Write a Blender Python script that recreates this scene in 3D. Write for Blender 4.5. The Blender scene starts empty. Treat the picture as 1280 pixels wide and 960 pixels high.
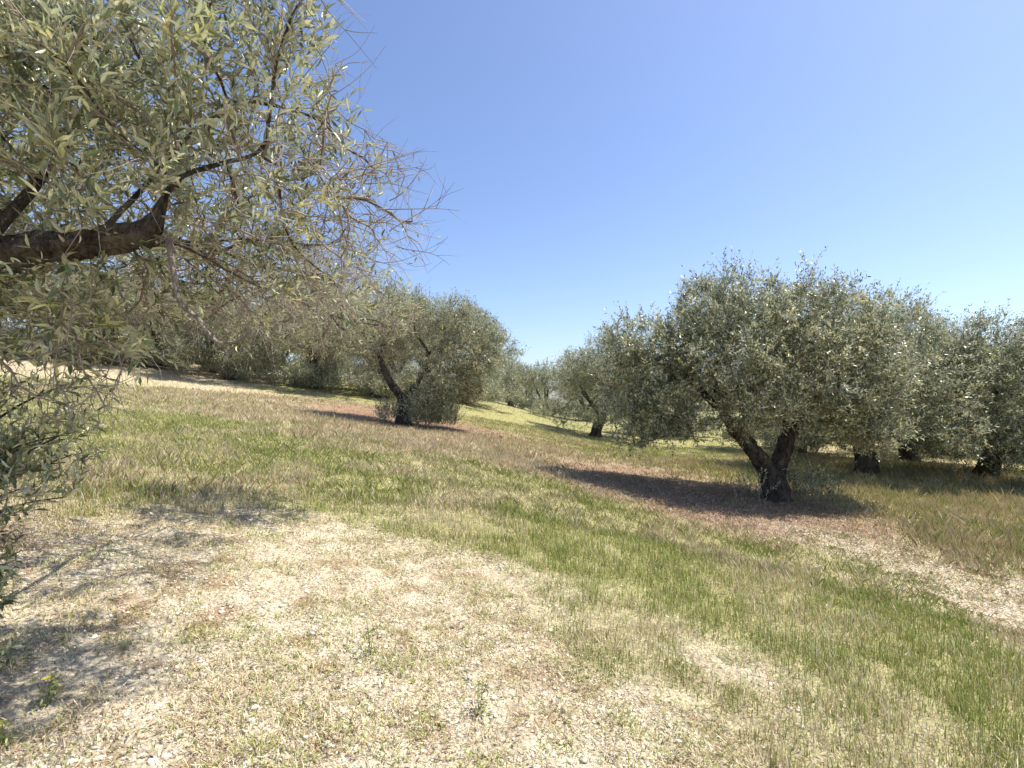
import bpy, math, numpy as np
from mathutils import Vector

# ------------------------------------------------------------------ camera, sky, sun, exposure
scn = bpy.context.scene
cam_d = bpy.data.cameras.new("camera"); cam = bpy.data.objects.new("camera", cam_d)
scn.collection.objects.link(cam); scn.camera = cam
cam_d.lens = 18.0; cam_d.sensor_width = 36.0; cam_d.clip_start = 0.05; cam_d.clip_end = 3000
cam.location = (0, 0, 0); cam.rotation_euler = (math.radians(91.8), 0, 0)

SUN_TO = Vector((0.52, 0.09, 1.0)).normalized()
w = bpy.data.worlds.new("World"); scn.world = w; w.use_nodes = True
nt = w.node_tree; nt.nodes.clear()
sky = nt.nodes.new("ShaderNodeTexSky"); sky.sky_type = 'NISHITA'; sky.sun_disc = False
sky.sun_elevation = math.asin(SUN_TO.z); sky.sun_rotation = math.atan2(SUN_TO.x, SUN_TO.y)
sky.altitude = 300; sky.air_density = 1.0; sky.dust_density = 1.4; sky.ozone_density = 2.0
bg = nt.nodes.new("ShaderNodeBackground"); bg.inputs[1].default_value = 0.11
hs = nt.nodes.new("ShaderNodeHueSaturation"); hs.inputs['Saturation'].default_value = 1.0
hs.inputs['Hue'].default_value = 0.50
wo = nt.nodes.new("ShaderNodeOutputWorld")
nt.links.new(sky.outputs[0], hs.inputs['Color']); tn = nt.nodes.new("ShaderNodeMix"); tn.data_type = 'RGBA'; tn.blend_type = 'MULTIPLY'; tn.inputs['Factor'].default_value = 1
tn.inputs['B'].default_value = (1.06, 1.075, 1.2, 1)
nt.links.new(hs.outputs[0], tn.inputs['A']); nt.links.new(tn.outputs['Result'], bg.inputs[0]); nt.links.new(bg.outputs[0], wo.inputs[0])

sd = bpy.data.lights.new("sun", 'SUN'); sd.energy = 4.9; sd.angle = math.radians(0.5); sd.color = (1.0, 0.94, 0.84)
sun = bpy.data.objects.new("sun", sd); scn.collection.objects.link(sun)
sun.rotation_euler = SUN_TO.to_track_quat('Z', 'Y').to_euler()

scn.view_settings.view_transform = 'Standard'; scn.view_settings.look = 'None'
scn.view_settings.exposure = 0.74; scn.view_settings.gamma = 1.0
scn.view_settings.use_curve_mapping = False
try:
    scn.cycles.use_denoising = True
    scn.cycles.max_bounces = 6; scn.cycles.transparent_max_bounces = 4
    scn.cycles.diffuse_bounces = 3
except Exception:
    pass

# ------------------------------------------------------------------ numeric helpers
def ss(a, b, t):
    q = np.clip((t - a) / (b - a), 0, 1); return q * q * (3 - 2 * q)

def hsh(i, j, s):
    n = (i.astype(np.int64) * 374761393 + j.astype(np.int64) * 668265263 + s * 1274126177) & 0xffffffff
    n = ((n ^ (n >> 13)) * 1274126177) & 0xffffffff
    n = n ^ (n >> 16)
    return (n & 0xffff) / 65535.0

def vn(x, y, s=0):
    xi = np.floor(x); yi = np.floor(y); fx = x - xi; fy = y - yi
    fx = fx * fx * (3 - 2 * fx); fy = fy * fy * (3 - 2 * fy)
    a = hsh(xi, yi, s); b = hsh(xi + 1, yi, s); c = hsh(xi, yi + 1, s); d = hsh(xi + 1, yi + 1, s)
    return (a * (1 - fx) + b * fx) * (1 - fy) + (c * (1 - fx) + d * fx) * fy

def fbm(x, y, s=0, o=4):
    r = 0; a = 0.5; t = 0
    for k in range(o):
        r = r + a * vn(x * 2 ** k + 13.7 * k, y * 2 ** k - 7.1 * k, s + k); t += a; a *= 0.5
    return r / t

def hbase(X, Y):
    X = np.asarray(X, float); Y = np.asarray(Y, float)
    f = np.where(X < 0, 6 * np.tanh(-0.13 * X / 6), -1.05 * np.tanh(0.16 * X))
    g = 1.1 * np.tanh(0.015 * Y / 1.1)
    e = 0.9 * ss(17, 34, Y) * (1 - ss(-6, 6, X)) * (1 - ss(60, 110, Y))
    return -1.6 + f + g + e

def height(X, Y):
    d = np.hypot(X, Y)
    return hbase(X, Y) + 0.10 * (fbm(X * .35, Y * .35, 3) - .5) * ss(1, 6, d) + 0.035 * (fbm(X * 2.2, Y * 2.2, 9, 3) - .5) \
        + 0.05 * (fbm(X * 7, Y * 7, 21, 4) - .5) * (1 - ss(12, 25, d))

def unit(v):
    return v / np.maximum(np.linalg.norm(v, axis=-1, keepdims=True), 1e-9)

# patches of ground cover, given as spots on the hillside (metres)
SPOTS = {
'G': [(-8.3, 11.6), (-7.0, 11.4), (-3.6, 7.4), (-5.6, 8.1), (-3.2, 8.5), (-1.1, 8.6), (0.0, 6.5), (0.9, 4.9), (1.8, 4.6), (0.5, 5.5), (3.7, 5.2), (3.5, 4.1), (3.3, 5.9), (2.2, 3.6), (3.1, 3.3), (-0.9, 29.7), (3.2, 34.0), (5.4, 21.6), (7.3, 21.3), (-9.1, 26.3), (-1.4, 22.7), (4.6, 4.7), (4, 3), (8, 28), (-5, 35), (12, 35), (-10, 9), (-6.5, 9.5), (-2.5, 7.2), (-1.8, 10.2), (-4.5, 9.8), (-2.2, 6.4), (1.5, 6.8), (2.2, 6.2), (1.2, 8.6), (2.6, 7.2), (.6, 9.4), (-.4, 5.6), (4.2, 6.4), (3.6, 7.0)],
'M': [(-6.4, 7.1), (-1.5, 6.1), (1.1, 3.5), (1.4, 2.9), (-0.5, 7.7), (2.2, 2.9), (-15.0, 18.8), (0.9, 7.6), (-1.7, 9.4), (0.8, 3.9), (2.6, 3.4), (2, 1.5), (0, 50), (20, 50), (-30, 50), (-10, 12)],
'S': [(-19.4, 25.3), (-12.2, 20.0), (-7.0, 15.4), (-3.8, 13.0), (-1.8, 14.7), (0.2, 11.7), (-25.1, 26.7), (1.3, 13.8), (-0.8, 12.2), (-2.6, 11.7), (-4.7, 11.7), (-15.0, 23.5), (0.0, 14.8), (-5.2, 6.2), (-30, 30), (-35, 22)],
'P': [(-2.1, 4.1), (-2.2, 3.2), (-1.8, 2.2), (-1.3, 3.5), (-0.6, 2.8), (-0.2, 3.5), (0.2, 2.6), (0.9, 2.9), (-0.6, 4.7), (-1.8, 5.2), (-1.0, 2.2), (1.4, 3.5), (-3.0, 3.9), (0.0, 4.3), (-1.5, 2.5), (-0.6, 2.3), (-0.3, 2.3), (0.5, 2.5), (-1.8, 1.9), (-2.7, 2.8), (5.1, 7.5), (5.1, 6.1), (5.2, 5.5), (4.7, 8.4), (5.1, 6.7), (5.2, 5.8), (5.2, 4.8), (-3.5, 2.5), (0, 0), (-2, 0)],
'L': [(2.1, 11.4), (3.2, 10.8), (4.1, 10.2), (4.9, 9.9), (5.7, 9.0), (-4.2, 19.1), (-5.7, 20.3), (3.2, 9.1), (4.0, 8.4), (-2.5, 19.8), (2.0, 13.2), (5.6, 11), (5.0, 11.2), (-4.5, 3.5)],
'T': [(9.0, 12.6), (9.6, 11.0), (7.4, 7.6), (7.4, 9.4), (12.1, 13.0), (8.1, 12.5), (9.1, 14.9), (11.8, 14.0), (10.9, 15.2), (10.2, 10.4), (6.7, 16.6), (6.8, 7.9), (16, 14), (16, 20), (8, 6), (12, 20)],
}
KEYS = 'GMSPLT'
_cp = np.array([p for k in KEYS for p in SPOTS[k]]); _ck = np.array([i for i, k in enumerate(KEYS) for p in SPOTS[k]])
_cr = 0.35 + 0.075 * np.hypot(_cp[:, 0], _cp[:, 1])

def cover(X, Y):
    """share of each ground cover at each point"""
    X = np.asarray(X, float).ravel(); Y = np.asarray(Y, float).ravel()
    out = np.zeros((len(X), 6))
    for a in range(0, len(X), 60000):
        x = X[a:a + 60000]; y = Y[a:a + 60000]; d = np.hypot(x, y)
        amp = np.clip(0.07 * d, 0.35, 2.5)
        fr = np.where(d < 9, 1.1, 0.35)
        wx = x + amp * 2 * (fbm(x * fr, y * fr, 41) - .5) + 0.5 * amp * (fbm(x * 5 * fr, y * 5 * fr, 44, 3) - .5)
        wy = y + amp * 2 * (fbm(x * fr, y * fr, 57) - .5) + 0.5 * amp * (fbm(x * 5 * fr, y * 5 * fr, 59, 3) - .5)
        dd = ((wx[:, None] - _cp[:, 0]) ** 2 + (wy[:, None] - _cp[:, 1]) ** 2) / _cr ** 2
        ww = 1 / (dd + 0.3) ** 1.9
        o = np.stack([ww[:, _ck == i].sum(1) for i in range(6)], 1)
        out[a:a + 60000] = o / o.sum(1, keepdims=True)
    return out

# ------------------------------------------------------------------ mesh collecting
class MB:
    def __init__(s): s.v = []; s.f = {3: [], 4: []}; s.c = []; s.n = 0; s.hasc = False
    def add(s, v, f, c=None):
        v = np.asarray(v, np.float32).reshape(-1, 3); f = np.asarray(f, np.int64)
        s.v.append(v); s.f[f.shape[1]].append(f + s.n)
        if c is not None: s.hasc = True
        s.c.append(np.ones((len(v), 3), np.float32) if c is None else np.broadcast_to(c, (len(v), 3)).astype(np.float32))
        s.n += len(v)
    def more(s, f):       # extra faces on the vertices added last
        f, k = f; s.f[f.shape[1]].append(np.asarray(f, np.int64) + k)
    def mesh(s, name, mat, smooth=False):
        me = bpy.data.meshes.new(name)
        V = np.concatenate(s.v); me.vertices.add(len(V)); me.vertices.foreach_set('co', V.ravel())
        q = [np.concatenate(s.f[k]) for k in (3, 4) if s.f[k]]
        loops = np.concatenate([a.ravel() for a in q]).astype(np.int32)
        sizes = np.concatenate([np.full(len(a), a.shape[1]) for a in q])
        starts = np.concatenate([[0], np.cumsum(sizes)[:-1]]).astype(np.int32)
        me.loops.add(len(loops)); me.loops.foreach_set('vertex_index', loops)
        me.polygons.add(len(sizes)); me.polygons.foreach_set('loop_start', starts)
        if s.hasc:
            C = np.concatenate([np.concatenate(s.c), np.ones((len(V), 1), np.float32)], 1)
            at = me.color_attributes.new('tint', 'FLOAT_COLOR', 'POINT'); at.data.foreach_set('color', C.ravel())
        me.update(calc_edges=True)
        if smooth: me.polygons.foreach_set('use_smooth', np.ones(len(sizes), bool))
        me.materials.append(mat)
        return me
    def build(s, name, mat, parent=None, smooth=False):
        o = bpy.data.objects.new(name, s.mesh(name, mat, smooth)); scn.collection.objects.link(o); o.parent = parent
        return o

def tag(o, label=None, cat=None, group=None, kind=None):
    for k, v in (('label', label), ('category', cat), ('group', group), ('kind', kind)):
        if v: o[k] = v
    return o

def empty(name, loc, rz=0, sc=1):
    o = bpy.data.objects.new(name, None); scn.collection.objects.link(o)
    o.location = loc; o.rotation_euler = (0, 0, rz); o.scale = (sc, sc, sc); o.empty_display_size = .2
    return o

# ------------------------------------------------------------------ materials
def newmat(name):
    m = bpy.data.materials.new(name); m.use_nodes = True
    n = m.node_tree; n.nodes.clear(); return m, n.nodes, n.links

def leaf_mat(name, top, back, rough=.42, trans=.22, spec=.5):
    m, N, L = newmat(name)
    g = N.new('ShaderNodeNewGeometry'); at = N.new('ShaderNodeAttribute'); at.attribute_name = 'tint'
    mx = N.new('ShaderNodeMix'); mx.data_type = 'RGBA'; mx.inputs['A'].default_value = (*top, 1); mx.inputs['B'].default_value = (*back, 1)
    L.new(g.outputs['Backfacing'], mx.inputs['Factor'])
    mu = N.new('ShaderNodeMix'); mu.data_type = 'RGBA'; mu.blend_type = 'MULTIPLY'; mu.inputs['Factor'].default_value = 1
    L.new(mx.outputs['Result'], mu.inputs['A']); L.new(at.outputs['Color'], mu.inputs['B'])
    p = N.new('ShaderNodeBsdfPrincipled'); p.inputs['Roughness'].default_value = rough; p.inputs['Specular IOR Level'].default_value = spec
    t = N.new('ShaderNodeBsdfTranslucent'); ms = N.new('ShaderNodeMixShader'); ms.inputs[0].default_value = trans
    o = N.new('ShaderNodeOutputMaterial')
    L.new(mu.outputs['Result'], p.inputs['Base Color']); L.new(mu.outputs['Result'], t.inputs['Color'])
    L.new(p.outputs[0], ms.inputs[1]); L.new(t.outputs[0], ms.inputs[2]); L.new(ms.outputs[0], o.inputs[0])
    return m

def tint_mat(name, rough=.8, trans=0.0):
    m, N, L = newmat(name)
    at = N.new('ShaderNodeAttribute'); at.attribute_name = 'tint'
    p = N.new('ShaderNodeBsdfPrincipled'); p.inputs['Roughness'].default_value = rough; p.inputs['Specular IOR Level'].default_value = .25
    o = N.new('ShaderNodeOutputMaterial'); L.new(at.outputs['Color'], p.inputs['Base Color'])
    if trans:
        t = N.new('ShaderNodeBsdfTranslucent'); ms = N.new('ShaderNodeMixShader'); ms.inputs[0].default_value = trans
        L.new(at.outputs['Color'], t.inputs['Color']); L.new(p.outputs[0], ms.inputs[1]); L.new(t.outputs[0], ms.inputs[2]); L.new(ms.outputs[0], o.inputs[0])
    else: L.new(p.outputs[0], o.inputs[0])
    return m

def bark_mat(name, dark, light, scale=1.0):
    m, N, L = newmat(name)
    tc = N.new('ShaderNodeTexCoord'); mp = N.new('ShaderNodeMapping'); mp.inputs['Scale'].default_value = (1, 1, .45)
    L.new(tc.outputs['Object'], mp.inputs[0])
    n1 = N.new('ShaderNodeTexNoise'); n1.inputs['Scale'].default_value = 9 * scale; n1.inputs['Detail'].default_value = 7; n1.inputs['Roughness'].default_value = .7
    v = N.new('ShaderNodeTexVoronoi'); v.inputs['Scale'].default_value = 28 * scale; v.feature = 'DISTANCE_TO_EDGE'
    for q in (n1, v): L.new(mp.outputs[0], q.inputs['Vector'])
    n2 = N.new('ShaderNodeTexNoise'); n2.inputs['Scale'].default_value = 60 * scale; n2.inputs['Detail'].default_value = 4; L.new(mp.outputs[0], n2.inputs['Vector'])
    r = N.new('ShaderNodeValToRGB'); r.color_ramp.elements[0].position = .35; r.color_ramp.elements[1].position = .68
    r.color_ramp.elements[0].color = (*dark, 1); r.color_ramp.elements[1].color = (*light, 1)
    mm = N.new('ShaderNodeMath'); mm.operation = 'MULTIPLY_ADD'; mm.inputs[1].default_value = .3; L.new(n2.outputs[0], mm.inputs[0]); L.new(n1.outputs[0], mm.inputs[2])
    sb = N.new('ShaderNodeMath'); sb.operation = 'SUBTRACT'; sb.inputs[1].default_value = .15; L.new(mm.outputs[0], sb.inputs[0])
    L.new(sb.outputs[0], r.inputs[0])
    ad = N.new('ShaderNodeMath'); ad.operation = 'MULTIPLY_ADD'; ad.inputs[1].default_value = 1.2; L.new(v.outputs['Distance'], ad.inputs[0]); L.new(n2.outputs[0], ad.inputs[2])
    b = N.new('ShaderNodeBump'); b.inputs['Strength'].default_value = 1; b.inputs['Distance'].default_value = .045; L.new(ad.outputs[0], b.inputs['Height'])
    p = N.new('ShaderNodeBsdfPrincipled'); p.inputs['Roughness'].default_value = .92; p.inputs['Specular IOR Level'].default_value = .15
    L.new(r.outputs[0], p.inputs['Base Color']); L.new(b.outputs[0], p.inputs['Normal'])
    o = N.new('ShaderNodeOutputMaterial'); L.new(p.outputs[0], o.inputs[0]); return m

M_LEAF = leaf_mat('olive_leaf', (.15, .175, .08), (.52, .53, .39), rough=.38)
M_LEAFN = leaf_mat('olive_leaf_close', (.165, .195, .082), (.48, .50, .35), rough=.38)
M_TWIG = tint_mat('twig', .85)
M_BARK = bark_mat('bark', (.025, .019, .015), (.17, .14, .11))
M_BLADE = tint_mat('grass_blade', .65, .25)
M_STONE = tint_mat('limestone', .9)

def ground_mat():
    m, N, L = newmat('hillside_soil')
    at = N.new('ShaderNodeAttribute'); at.attribute_name = 'tint'
    tc = N.new('ShaderNodeTexCoord')
    def noise(s, d=6, r=.65):
        n = N.new('ShaderNodeTexNoise'); n.inputs['Scale'].default_value = s; n.inputs['Detail'].default_value = d; n.inputs['Roughness'].default_value = r
        L.new(tc.outputs['Object'], n.inputs['Vector']); return n
    n1 = noise(6); n2 = noise(45, 6, .75); n3 = noise(160, 4)
    def mulnoise(col, n, lo, hi, a=.3, b=.7):
        mr = N.new('ShaderNodeMapRange'); mr.inputs['From Min'].default_value = a; mr.inputs['From Max'].default_value = b
        mr.inputs['To Min'].default_value = lo; mr.inputs['To Max'].default_value = hi; L.new(n.outputs[0], mr.inputs['Value'])
        vm = N.new('ShaderNodeVectorMath'); vm.operation = 'SCALE'; L.new(col, vm.inputs[0]); L.new(mr.outputs[0], vm.inputs['Scale']); return vm.outputs[0]
    c = mulnoise(at.outputs['Color'], n1, .8, 1.2)
    c = mulnoise(c, n2, .38, 1.55)
    c = mulnoise(c, n3, .75, 1.25)
    v = N.new('ShaderNodeTexVoronoi'); v.inputs['Scale'].default_value = 40; L.new(tc.outputs['Object'], v.inputs['Vector'])
    ad = N.new('ShaderNodeMath'); ad.operation = 'MULTIPLY_ADD'; ad.inputs[1].default_value = -.6; L.new(v.outputs['Distance'], ad.inputs[0]); L.new(n2.outputs[0], ad.inputs[2])
    b = N.new('ShaderNodeBump'); b.inputs['Strength'].default_value = .9; b.inputs['Distance'].default_value = .02; L.new(ad.outputs[0], b.inputs['Height'])
    p = N.new('ShaderNodeBsdfPrincipled'); p.inputs['Roughness'].default_value = .95; p.inputs['Specular IOR Level'].default_value = .1
    L.new(c, p.inputs['Base Color']); L.new(b.outputs[0], p.inputs['Normal'])
    o = N.new('ShaderNodeOutputMaterial'); L.new(p.outputs[0], o.inputs[0]); return m
M_GROUND = ground_mat()

# ------------------------------------------------------------------ ground
GC = np.array([(.32, .30, .13), (.40, .36, .20), (.50, .41, .27), (.54, .47, .345), (.30, .195, .13), (.42, .36, .20)])
def build_ground():
    na = 900
    r = np.concatenate([[0.0], np.geomspace(.4, 40, 420), np.geomspace(42, 900, 40)])
    th = np.linspace(0, 2 * np.pi, na, endpoint=False)
    R, T = np.meshgrid(r[1:], th, indexing='ij')
    X = np.concatenate([[0], (R * np.sin(T)).ravel()]); Y = np.concatenate([[0], (R * np.cos(T)).ravel()])
    Z = height(X, Y)
    W = cover(X, Y); W2 = W ** 1.1; W2 /= W2.sum(1, keepdims=True)
    C = W2 @ GC
    far = ss(30, 60, np.hypot(X, Y))[:, None]
    mott = ss(.52, .70, fbm(X * 5, Y * 5, 131, 4))[:, None] * W[:, 3:4]
    C = C * (1 - .5 * mott * np.array([.8, 1, 1.15]))
    C = C * (1 - far) + np.array([.25, .25, .12]) * far
    nr = len(r) - 1
    i = np.arange(nr - 1)[:, None] * na; j = np.arange(na)[None]; j2 = (j + 1) % na
    q = np.stack([1 + i + j, 1 + i + j2, 1 + i + na + j2, 1 + i + na + j], -1).reshape(-1, 4)[:, ::-1]
    t = np.stack([np.zeros(na, int), 1 + (np.arange(na) + 1) % na, 1 + np.arange(na)], -1)
    m = MB(); m.add(np.stack([X, Y, Z], -1), q, C); m.more((t, 0))
    o = m.build('ground', M_GROUND, smooth=True); tag(o, kind='structure'); return o
build_ground()

# ------------------------------------------------------------------ grass, straw and debris
rng = np.random.default_rng(5)
def scatter(n, r0, r1, ang=52, power=1.0):
    """points in a wedge ahead; density falls with distance as 1/r**power"""
    u = rng.random(n); e = 2 - power
    r = (r0 ** e + u * (r1 ** e - r0 ** e)) ** (1 / e) if abs(e) > 1e-3 else r0 * (r1 / r0) ** u
    t = np.radians(rng.uniform(-ang, ang, n))
    return r * np.sin(t), r * np.cos(t)

GREEN = np.array([(.26, .30, .075), (.32, .34, .10), (.21, .26, .06), (.37, .37, .14)])
STRAW = np.array([(.56, .44, .28), (.60, .50, .31), (.48, .36, .22), (.62, .55, .37), (.56, .42, .30), (.68, .62, .46)])
TAN = np.array([(.48, .39, .22), (.55, .46, .28), (.42, .33, .18)])
BROWN = np.array([(.24, .16, .10), (.32, .22, .14), (.19, .13, .09), (.40, .30, .20)])
#            G    M    S    P    L    T
KEEP = np.array([1., .95, .95, .62, .40, .95])
GFR = np.array([.82, .74, .32, .48, .25, .45])
HGT = np.array([.075, .065, .095, .035, .045, .125])

def blades(X, Y, near, hs=1.0, wmul=1.0):
    W = cover(X, Y)
    cl = fbm(X * 4.5, Y * 4.5, 77, 3); cl2 = fbm(X * 1.3, Y * 1.3, 80, 3)
    keep = W @ KEEP * np.clip(np.where(W[:, 3] > .45, 4.0 * (cl - .42) + .4, .35 + 1.7 * (cl - .22)), 0.10, 1.4)
    k = rng.random(len(X)) < keep
    X, Y, W, cl, cl2 = X[k], Y[k], W[k], cl[k], cl2[k]; n = len(X)
    g = rng.random(n) < np.clip(W @ GFR * (0.45 + 1.1 * np.clip(cl2 * 2.2 - .6, 0, 1.2)), 0, .95)
    h = W @ HGT * rng.gamma(6, 1 / 6, n) * (.65 + .8 * cl) * hs
    d = np.hypot(X, Y)
    h = h * np.where(g, .9, 1.05)
    wd = (1 if near else .6) * np.where(g, .0019, .0013) * rng.uniform(.7, 1.5, n) * np.maximum(1, d / 4.5) ** .6 * wmul
    col = np.where(g[:, None], GREEN[rng.integers(0, 4, n)], STRAW[rng.integers(0, 6, n)])
    tt = rng.random(n) < W[:, 5]; bb = rng.random(n) < W[:, 4] * .8
    col = np.where((tt & ~g)[:, None], TAN[rng.integers(0, 3, n)], col)
    col = np.where((bb & ~g)[:, None], BROWN[rng.integers(0, 4, n)], col)
    col = col * rng.uniform(.75, 1.2, (n, 1))
    az = rng.uniform(0, 2 * np.pi, n); lean = np.abs(rng.normal(0, .36, n)) + np.where(W[:, 3] > .5, .5, .04)
    az = np.where(rng.random(n) < .15, 2.9 + rng.normal(0, .6, n), az)
    D = np.stack([np.cos(az), np.sin(az), 0 * az], -1); S = np.stack([-np.sin(az + 1.0 * rng.normal(size=n)), np.cos(az), 0 * az], -1)
    S = unit(S)
    P = np.stack([X, Y, height(X, Y) - .006], -1); up = np.array([0, 0, 1.])
    a1 = lean * .5; a2 = lean * 1.4
    q1 = P + .5 * h[:, None] * (np.cos(a1)[:, None] * up + np.sin(a1)[:, None] * D)
    q2 = q1 + .5 * h[:, None] * (np.cos(a2)[:, None] * up + np.sin(a2)[:, None] * D)
    wv = S * wd[:, None]
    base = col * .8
    head = np.where(g, .9, 1.35 if near else 1.0)[:, None]            # dry stems carry a wider seed head
    mb = MB()
    if near:
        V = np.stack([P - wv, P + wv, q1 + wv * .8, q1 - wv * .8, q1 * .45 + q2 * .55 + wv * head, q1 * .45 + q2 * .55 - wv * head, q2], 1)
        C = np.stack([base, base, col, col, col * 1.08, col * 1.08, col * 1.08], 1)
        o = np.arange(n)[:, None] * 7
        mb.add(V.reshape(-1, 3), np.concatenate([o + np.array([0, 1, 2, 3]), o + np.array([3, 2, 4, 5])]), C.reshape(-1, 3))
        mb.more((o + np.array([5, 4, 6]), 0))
    else:
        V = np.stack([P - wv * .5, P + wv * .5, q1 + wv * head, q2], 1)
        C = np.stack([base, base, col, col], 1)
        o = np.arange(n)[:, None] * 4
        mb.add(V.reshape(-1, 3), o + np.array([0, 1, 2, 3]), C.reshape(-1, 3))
    return mb

X, Y = scatter(230000, 1.4, 7, 54, 1.0)
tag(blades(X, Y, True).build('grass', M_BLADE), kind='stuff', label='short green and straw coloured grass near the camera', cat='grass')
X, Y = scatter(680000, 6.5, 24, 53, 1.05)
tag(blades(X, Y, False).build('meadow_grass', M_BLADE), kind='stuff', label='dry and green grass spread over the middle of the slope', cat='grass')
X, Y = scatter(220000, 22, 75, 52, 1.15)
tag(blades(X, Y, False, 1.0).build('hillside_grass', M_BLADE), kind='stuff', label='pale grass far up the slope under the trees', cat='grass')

# flattened straw, stalks and leaf litter lying on the bare ground
def litter(n, r1):
    X, Y = scatter(n, 1.4, r1, 54, 1.0)
    W = cover(X, Y); k = rng.random(n) < np.clip(W @ np.array([.25, .6, .6, 1, 1.3, .6]) * np.clip(fbm(X * 6, Y * 6, 91, 3) * 2.6 - .55, .08, 1), 0, 1)
    X, Y, W = X[k], Y[k], W[k]; n = len(X)
    L = rng.uniform(.008, .05, n) * (1 + .5 * (np.hypot(X, Y) > 5)); wd = rng.uniform(.0010, .0035, n) * np.maximum(1, np.hypot(X, Y) / 4)
    az = rng.uniform(0, 2 * np.pi, n); el = rng.normal(.15, .3, n)
    D = np.stack([np.cos(az) * np.cos(el), np.sin(az) * np.cos(el), np.sin(el)], -1); S = np.stack([-np.sin(az), np.cos(az), rng.normal(0, .5, n)], -1)
    P = np.stack([X, Y, height(X, Y) + rng.uniform(.001, .02, n)], -1)
    V = np.stack([P, P + D * L[:, None] * .5 + S * wd[:, None], P + D * L[:, None] + np.array([0, 0, 1]) * (L * rng.normal(0, .2, n))[:, None], P + D * L[:, None] * .5 - S * wd[:, None]], 1)
    pal = np.concatenate([STRAW, BROWN, TAN, GREEN[:2] * 1.1]); c = pal[rng.integers(0, len(pal), n)]
    red = rng.random(n) < W[:, 4] * .9; c = np.where(red[:, None], BROWN[rng.integers(0, 4, n)], c) * rng.uniform(.7, 1.25, (n, 1))
    mb = MB(); mb.add(V.reshape(-1, 3), np.arange(n)[:, None] * 4 + np.array([0, 1, 2, 3]), np.repeat(c, 4, 0)); return mb
tag(litter(330000, 13).build('dry_litter', M_BLADE), kind='stuff', label='broken straw and fallen leaves on the bare ground', cat='litter')

# pale limestone chips
def pebbles(n):
    ph = (1 + 5 ** .5) / 2
    v = unit(np.array([(-1, ph, 0), (1, ph, 0), (-1, -ph, 0), (1, -ph, 0), (0, -1, ph), (0, 1, ph), (0, -1, -ph), (0, 1, -ph), (ph, 0, -1), (ph, 0, 1), (-ph, 0, -1), (-ph, 0, 1)], float))
    f = np.array([(0, 11, 5), (0, 5, 1), (0, 1, 7), (0, 7, 10), (0, 10, 11), (1, 5, 9), (5, 11, 4), (11, 10, 2), (10, 7, 6), (7, 1, 8), (3, 9, 4), (3, 4, 2), (3, 2, 6), (3, 6, 8), (3, 8, 9), (4, 9, 5), (2, 4, 11), (6, 2, 10), (8, 6, 7), (9, 8, 1)])
    X, Y = scatter(n, 1.4, 13, 54, 1.0); W = cover(X, Y)
    k = rng.random(n) < np.clip(W @ np.array([.03, .25, .06, 1.1, .2, .02]) * np.clip(fbm(X * 3.5, Y * 3.5, 101, 4) * 4.5 - 1.6, .05, 1), 0, 1)
    X, Y = X[k], Y[k]; n = len(X)
    s = .0032 * rng.lognormal(0, .6, n) * np.maximum(1, np.hypot(X, Y) / 4.5); s = np.minimum(s, .017)
    sc = s[:, None] * rng.uniform(.7, 1.4, (n, 3)) * np.array([1, 1, .62])
    V = v[None] * rng.uniform(.72, 1.2, (n, 12, 1)) * sc[:, None]
    a = rng.uniform(0, 6.28, n); ca, sa = np.cos(a)[:, None], np.sin(a)[:, None]
    V = np.stack([V[..., 0] * ca - V[..., 1] * sa, V[..., 0] * sa + V[..., 1] * ca, V[..., 2]], -1)
    V = V + np.stack([X, Y, height(X, Y) + s * .25], -1)[:, None]
    c = np.array([.72, .66, .52]) * rng.uniform(.6, 1.12, (n, 1)) * (1 + rng.normal(0, .03, (n, 3)))
    mb = MB(); mb.add(V.reshape(-1, 3), (np.arange(n)[:, None, None] * 12 + f).reshape(-1, 3), np.repeat(c, 12, 0)); return mb
tag(pebbles(260000).build('gravel', M_STONE, smooth=False), kind='stuff', label='pale limestone chips scattered over the bare soil', cat='gravel')

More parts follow.
